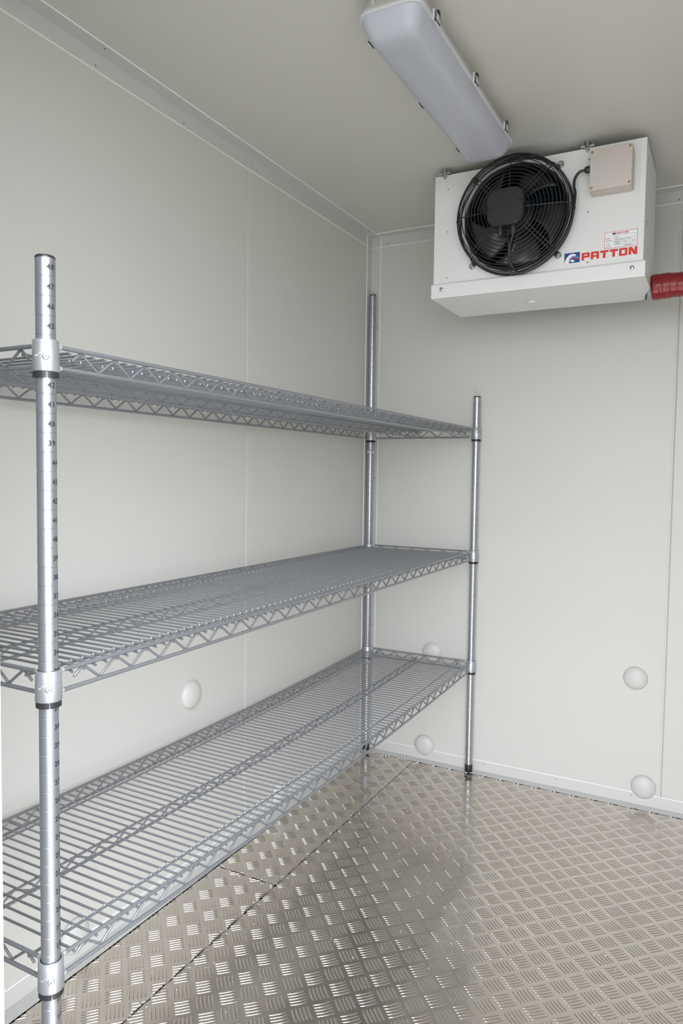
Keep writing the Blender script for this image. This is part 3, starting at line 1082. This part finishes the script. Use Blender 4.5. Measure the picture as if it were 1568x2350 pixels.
# ------------------------------------------------------------------ red wrapped drain pipe
dp = empty('drain_pipe', (TX1, -0.262, 1.6290), 'red tape-wrapped drain pipe running from the drip tray to the right', 'pipe')
mb = MB()
pc = Vector((0, -0.262, 1.6320))
P = []; rr = []
n = 170
for i in range(n + 1):
    x = 1.0270 + (RX - 1.0270) * i / n
    lump = 0.0005 * math.sin(i * 1.9) + 0.0014 * math.sin(i * 0.17 + 1) + 0.0006 * math.sin(i * 0.8)
    P.append((x, pc.y, pc.z + 0.002 * math.sin(i * 0.13))); rr.append(0.0345 + lump + (-0.003 if i == 0 else 0))
mb.tube(P, rr, 28)
mb.build('tape_wrap', M['red_tape'], dp)
mb = MB()
mb.lathe((1.0155, pc.y, pc.z - 0.006), [(0.0235, 0), (0.0235, 0.030)], 24, X)
mb.build('pipe_stub', M['grey_pvc'], dp)
mb = MB()
mb.lathe((1.0125, pc.y, pc.z - 0.006), [(0.0262, 0), (0.0262, 0.0015)], 24, (0.9, 0.16, 0), 0)
mb.build('outlet_ring', M['hole'], dt)

# ------------------------------------------------------------------ ceiling light
LX0, LX1, LY0, LY1 = 0.5945, 0.7235, -1.303, -0.650
LZ = H - 0.0500
lt = empty('ceiling_light', ((LX0 + LX1) / 2, (LY0 + LY1) / 2, H), 'unlit weatherproof batten light with a frosted cover on the ceiling', 'light')


def rr2(ix, iy, r, z):
    return rounded(LX0 + ix, LY0 + iy, LX1 - ix, LY1 - iy, r, z)


mb = MB()
loft(mb, [rr2(0.018, 0.020, 0.016, H), rr2(0.016, 0.018, 0.018, H - 0.012), rr2(0.007, 0.007, 0.024, LZ + 0.020), rr2(0.004, 0.004, 0.026, LZ + 0.010), rr2(0.0, 0.0, 0.028, LZ + 0.006), rr2(0.0, 0.0, 0.028, LZ)])
for x in (0.626, 0.676):   # end ribs
    mb.bbox(x, LY0 + 0.004, LZ + 0.006, x + 0.006, LY0 + 0.030, H, 0.001, 2)
mb.build('housing', M['housing'], lt)
mb = MB()
loft(mb, [rr2(-0.0012, -0.0012, 0.029, LZ + 0.001), rr2(-0.002, -0.002, 0.029, LZ - 0.002), rr2(-0.0010, -0.0010, 0.029, LZ - 0.005)])
mb.build('gasket', M['gasket'], lt)
mb = MB()
loft(mb, [rr2(0.003, 0.003, 0.027, LZ - 0.004), rr2(0.005, 0.006, 0.026, LZ - 0.014), rr2(0.011, 0.014, 0.024, LZ - 0.027),
          rr2(0.017, 0.023, 0.022, LZ - 0.037), rr2(0.023, 0.032, 0.019, LZ - 0.0415), rr2(0.031, 0.042, 0.014, LZ - 0.0435), rr2(0.045, 0.06, 0.010, LZ - 0.0445)])
mb.build('diffuser', M['diffuser'], lt)
for x, s, yy in ((LX1, 1, (-1.225, -0.985, -0.745)), (LX0, -1, (-1.215, -0.950, -0.695))):
    for y in yy:
        mb = MB()
        mb.bbox(min(x, x + s * 0.0045), y - 0.014, LZ - 0.008, max(x, x + s * 0.0045), y + 0.014, LZ + 0.012, 0.001, 2)
        mb.tube([(x + s * 0.003, y - 0.010, LZ + 0.012), (x + s * 0.0065, y - 0.010, LZ + 0.002), (x + s * 0.004, y - 0.010, LZ - 0.009)], 0.0010, 6, 1)
        mb.tube([(x + s * (0.0052 if s > 0 else 0.0085), y - 0.013, LZ - 0.006), (x + s * (0.0052 if s > 0 else 0.0085), y + 0.013, LZ - 0.006)], 0.0011, 6, 1)
        mb.bbox(min(x - s * 0.008, x + s * 0.003), y + 0.012, LZ + 0.012, max(x - s * 0.008, x + s * 0.003), y + 0.022, LZ + 0.024, 0.001, 2, 1)
        mb.build('clip', [M['gasket'], M['hole']], lt)

# ------------------------------------------------------------------ white dome caps on the walls
DOME = [(0.0385, 0.0), (0.0385, 0.002), (0.0365, 0.0055), (0.031, 0.0105), (0.022, 0.0145), (0.012, 0.0165), (0.004, 0.0172)]


def dome(pos, nrm, label):
    mb = MB(); mb.lathe((0, 0, 0), DOME, 40, nrm)
    o = mb.build('dome_cap', M['dome'])
    o.location = pos
    o['label'] = label; o['category'] = 'wall cap'; o['group'] = 'white dome caps on the walls'


dome((0.2805, -0.0002, 0.4164), nY, 'white dome cap on back wall just behind the bottom shelf end')
dome((0.9962, -0.0002, 0.4237), nY, 'upper right white dome cap on back wall beside the panel seam')
dome((0.2565, -0.0022, 0.0560), nY, 'white dome cap on back wall skirting between the two far shelf posts')
dome((1.0322, -0.0022, 0.0640), nY, 'lowest right white dome cap touching back wall skirting by panel seam')
dome((0.0002, -1.0549, 0.4926), X, 'white dome cap on left wall between the middle and bottom shelves')
dome((0.0022, -1.4480, 0.0560), X, 'white dome cap low on left wall behind near end of bottom shelf')
dome((0.0022, -0.6202, 0.0560), X, 'white dome cap low on left wall right of the wall panel seam')
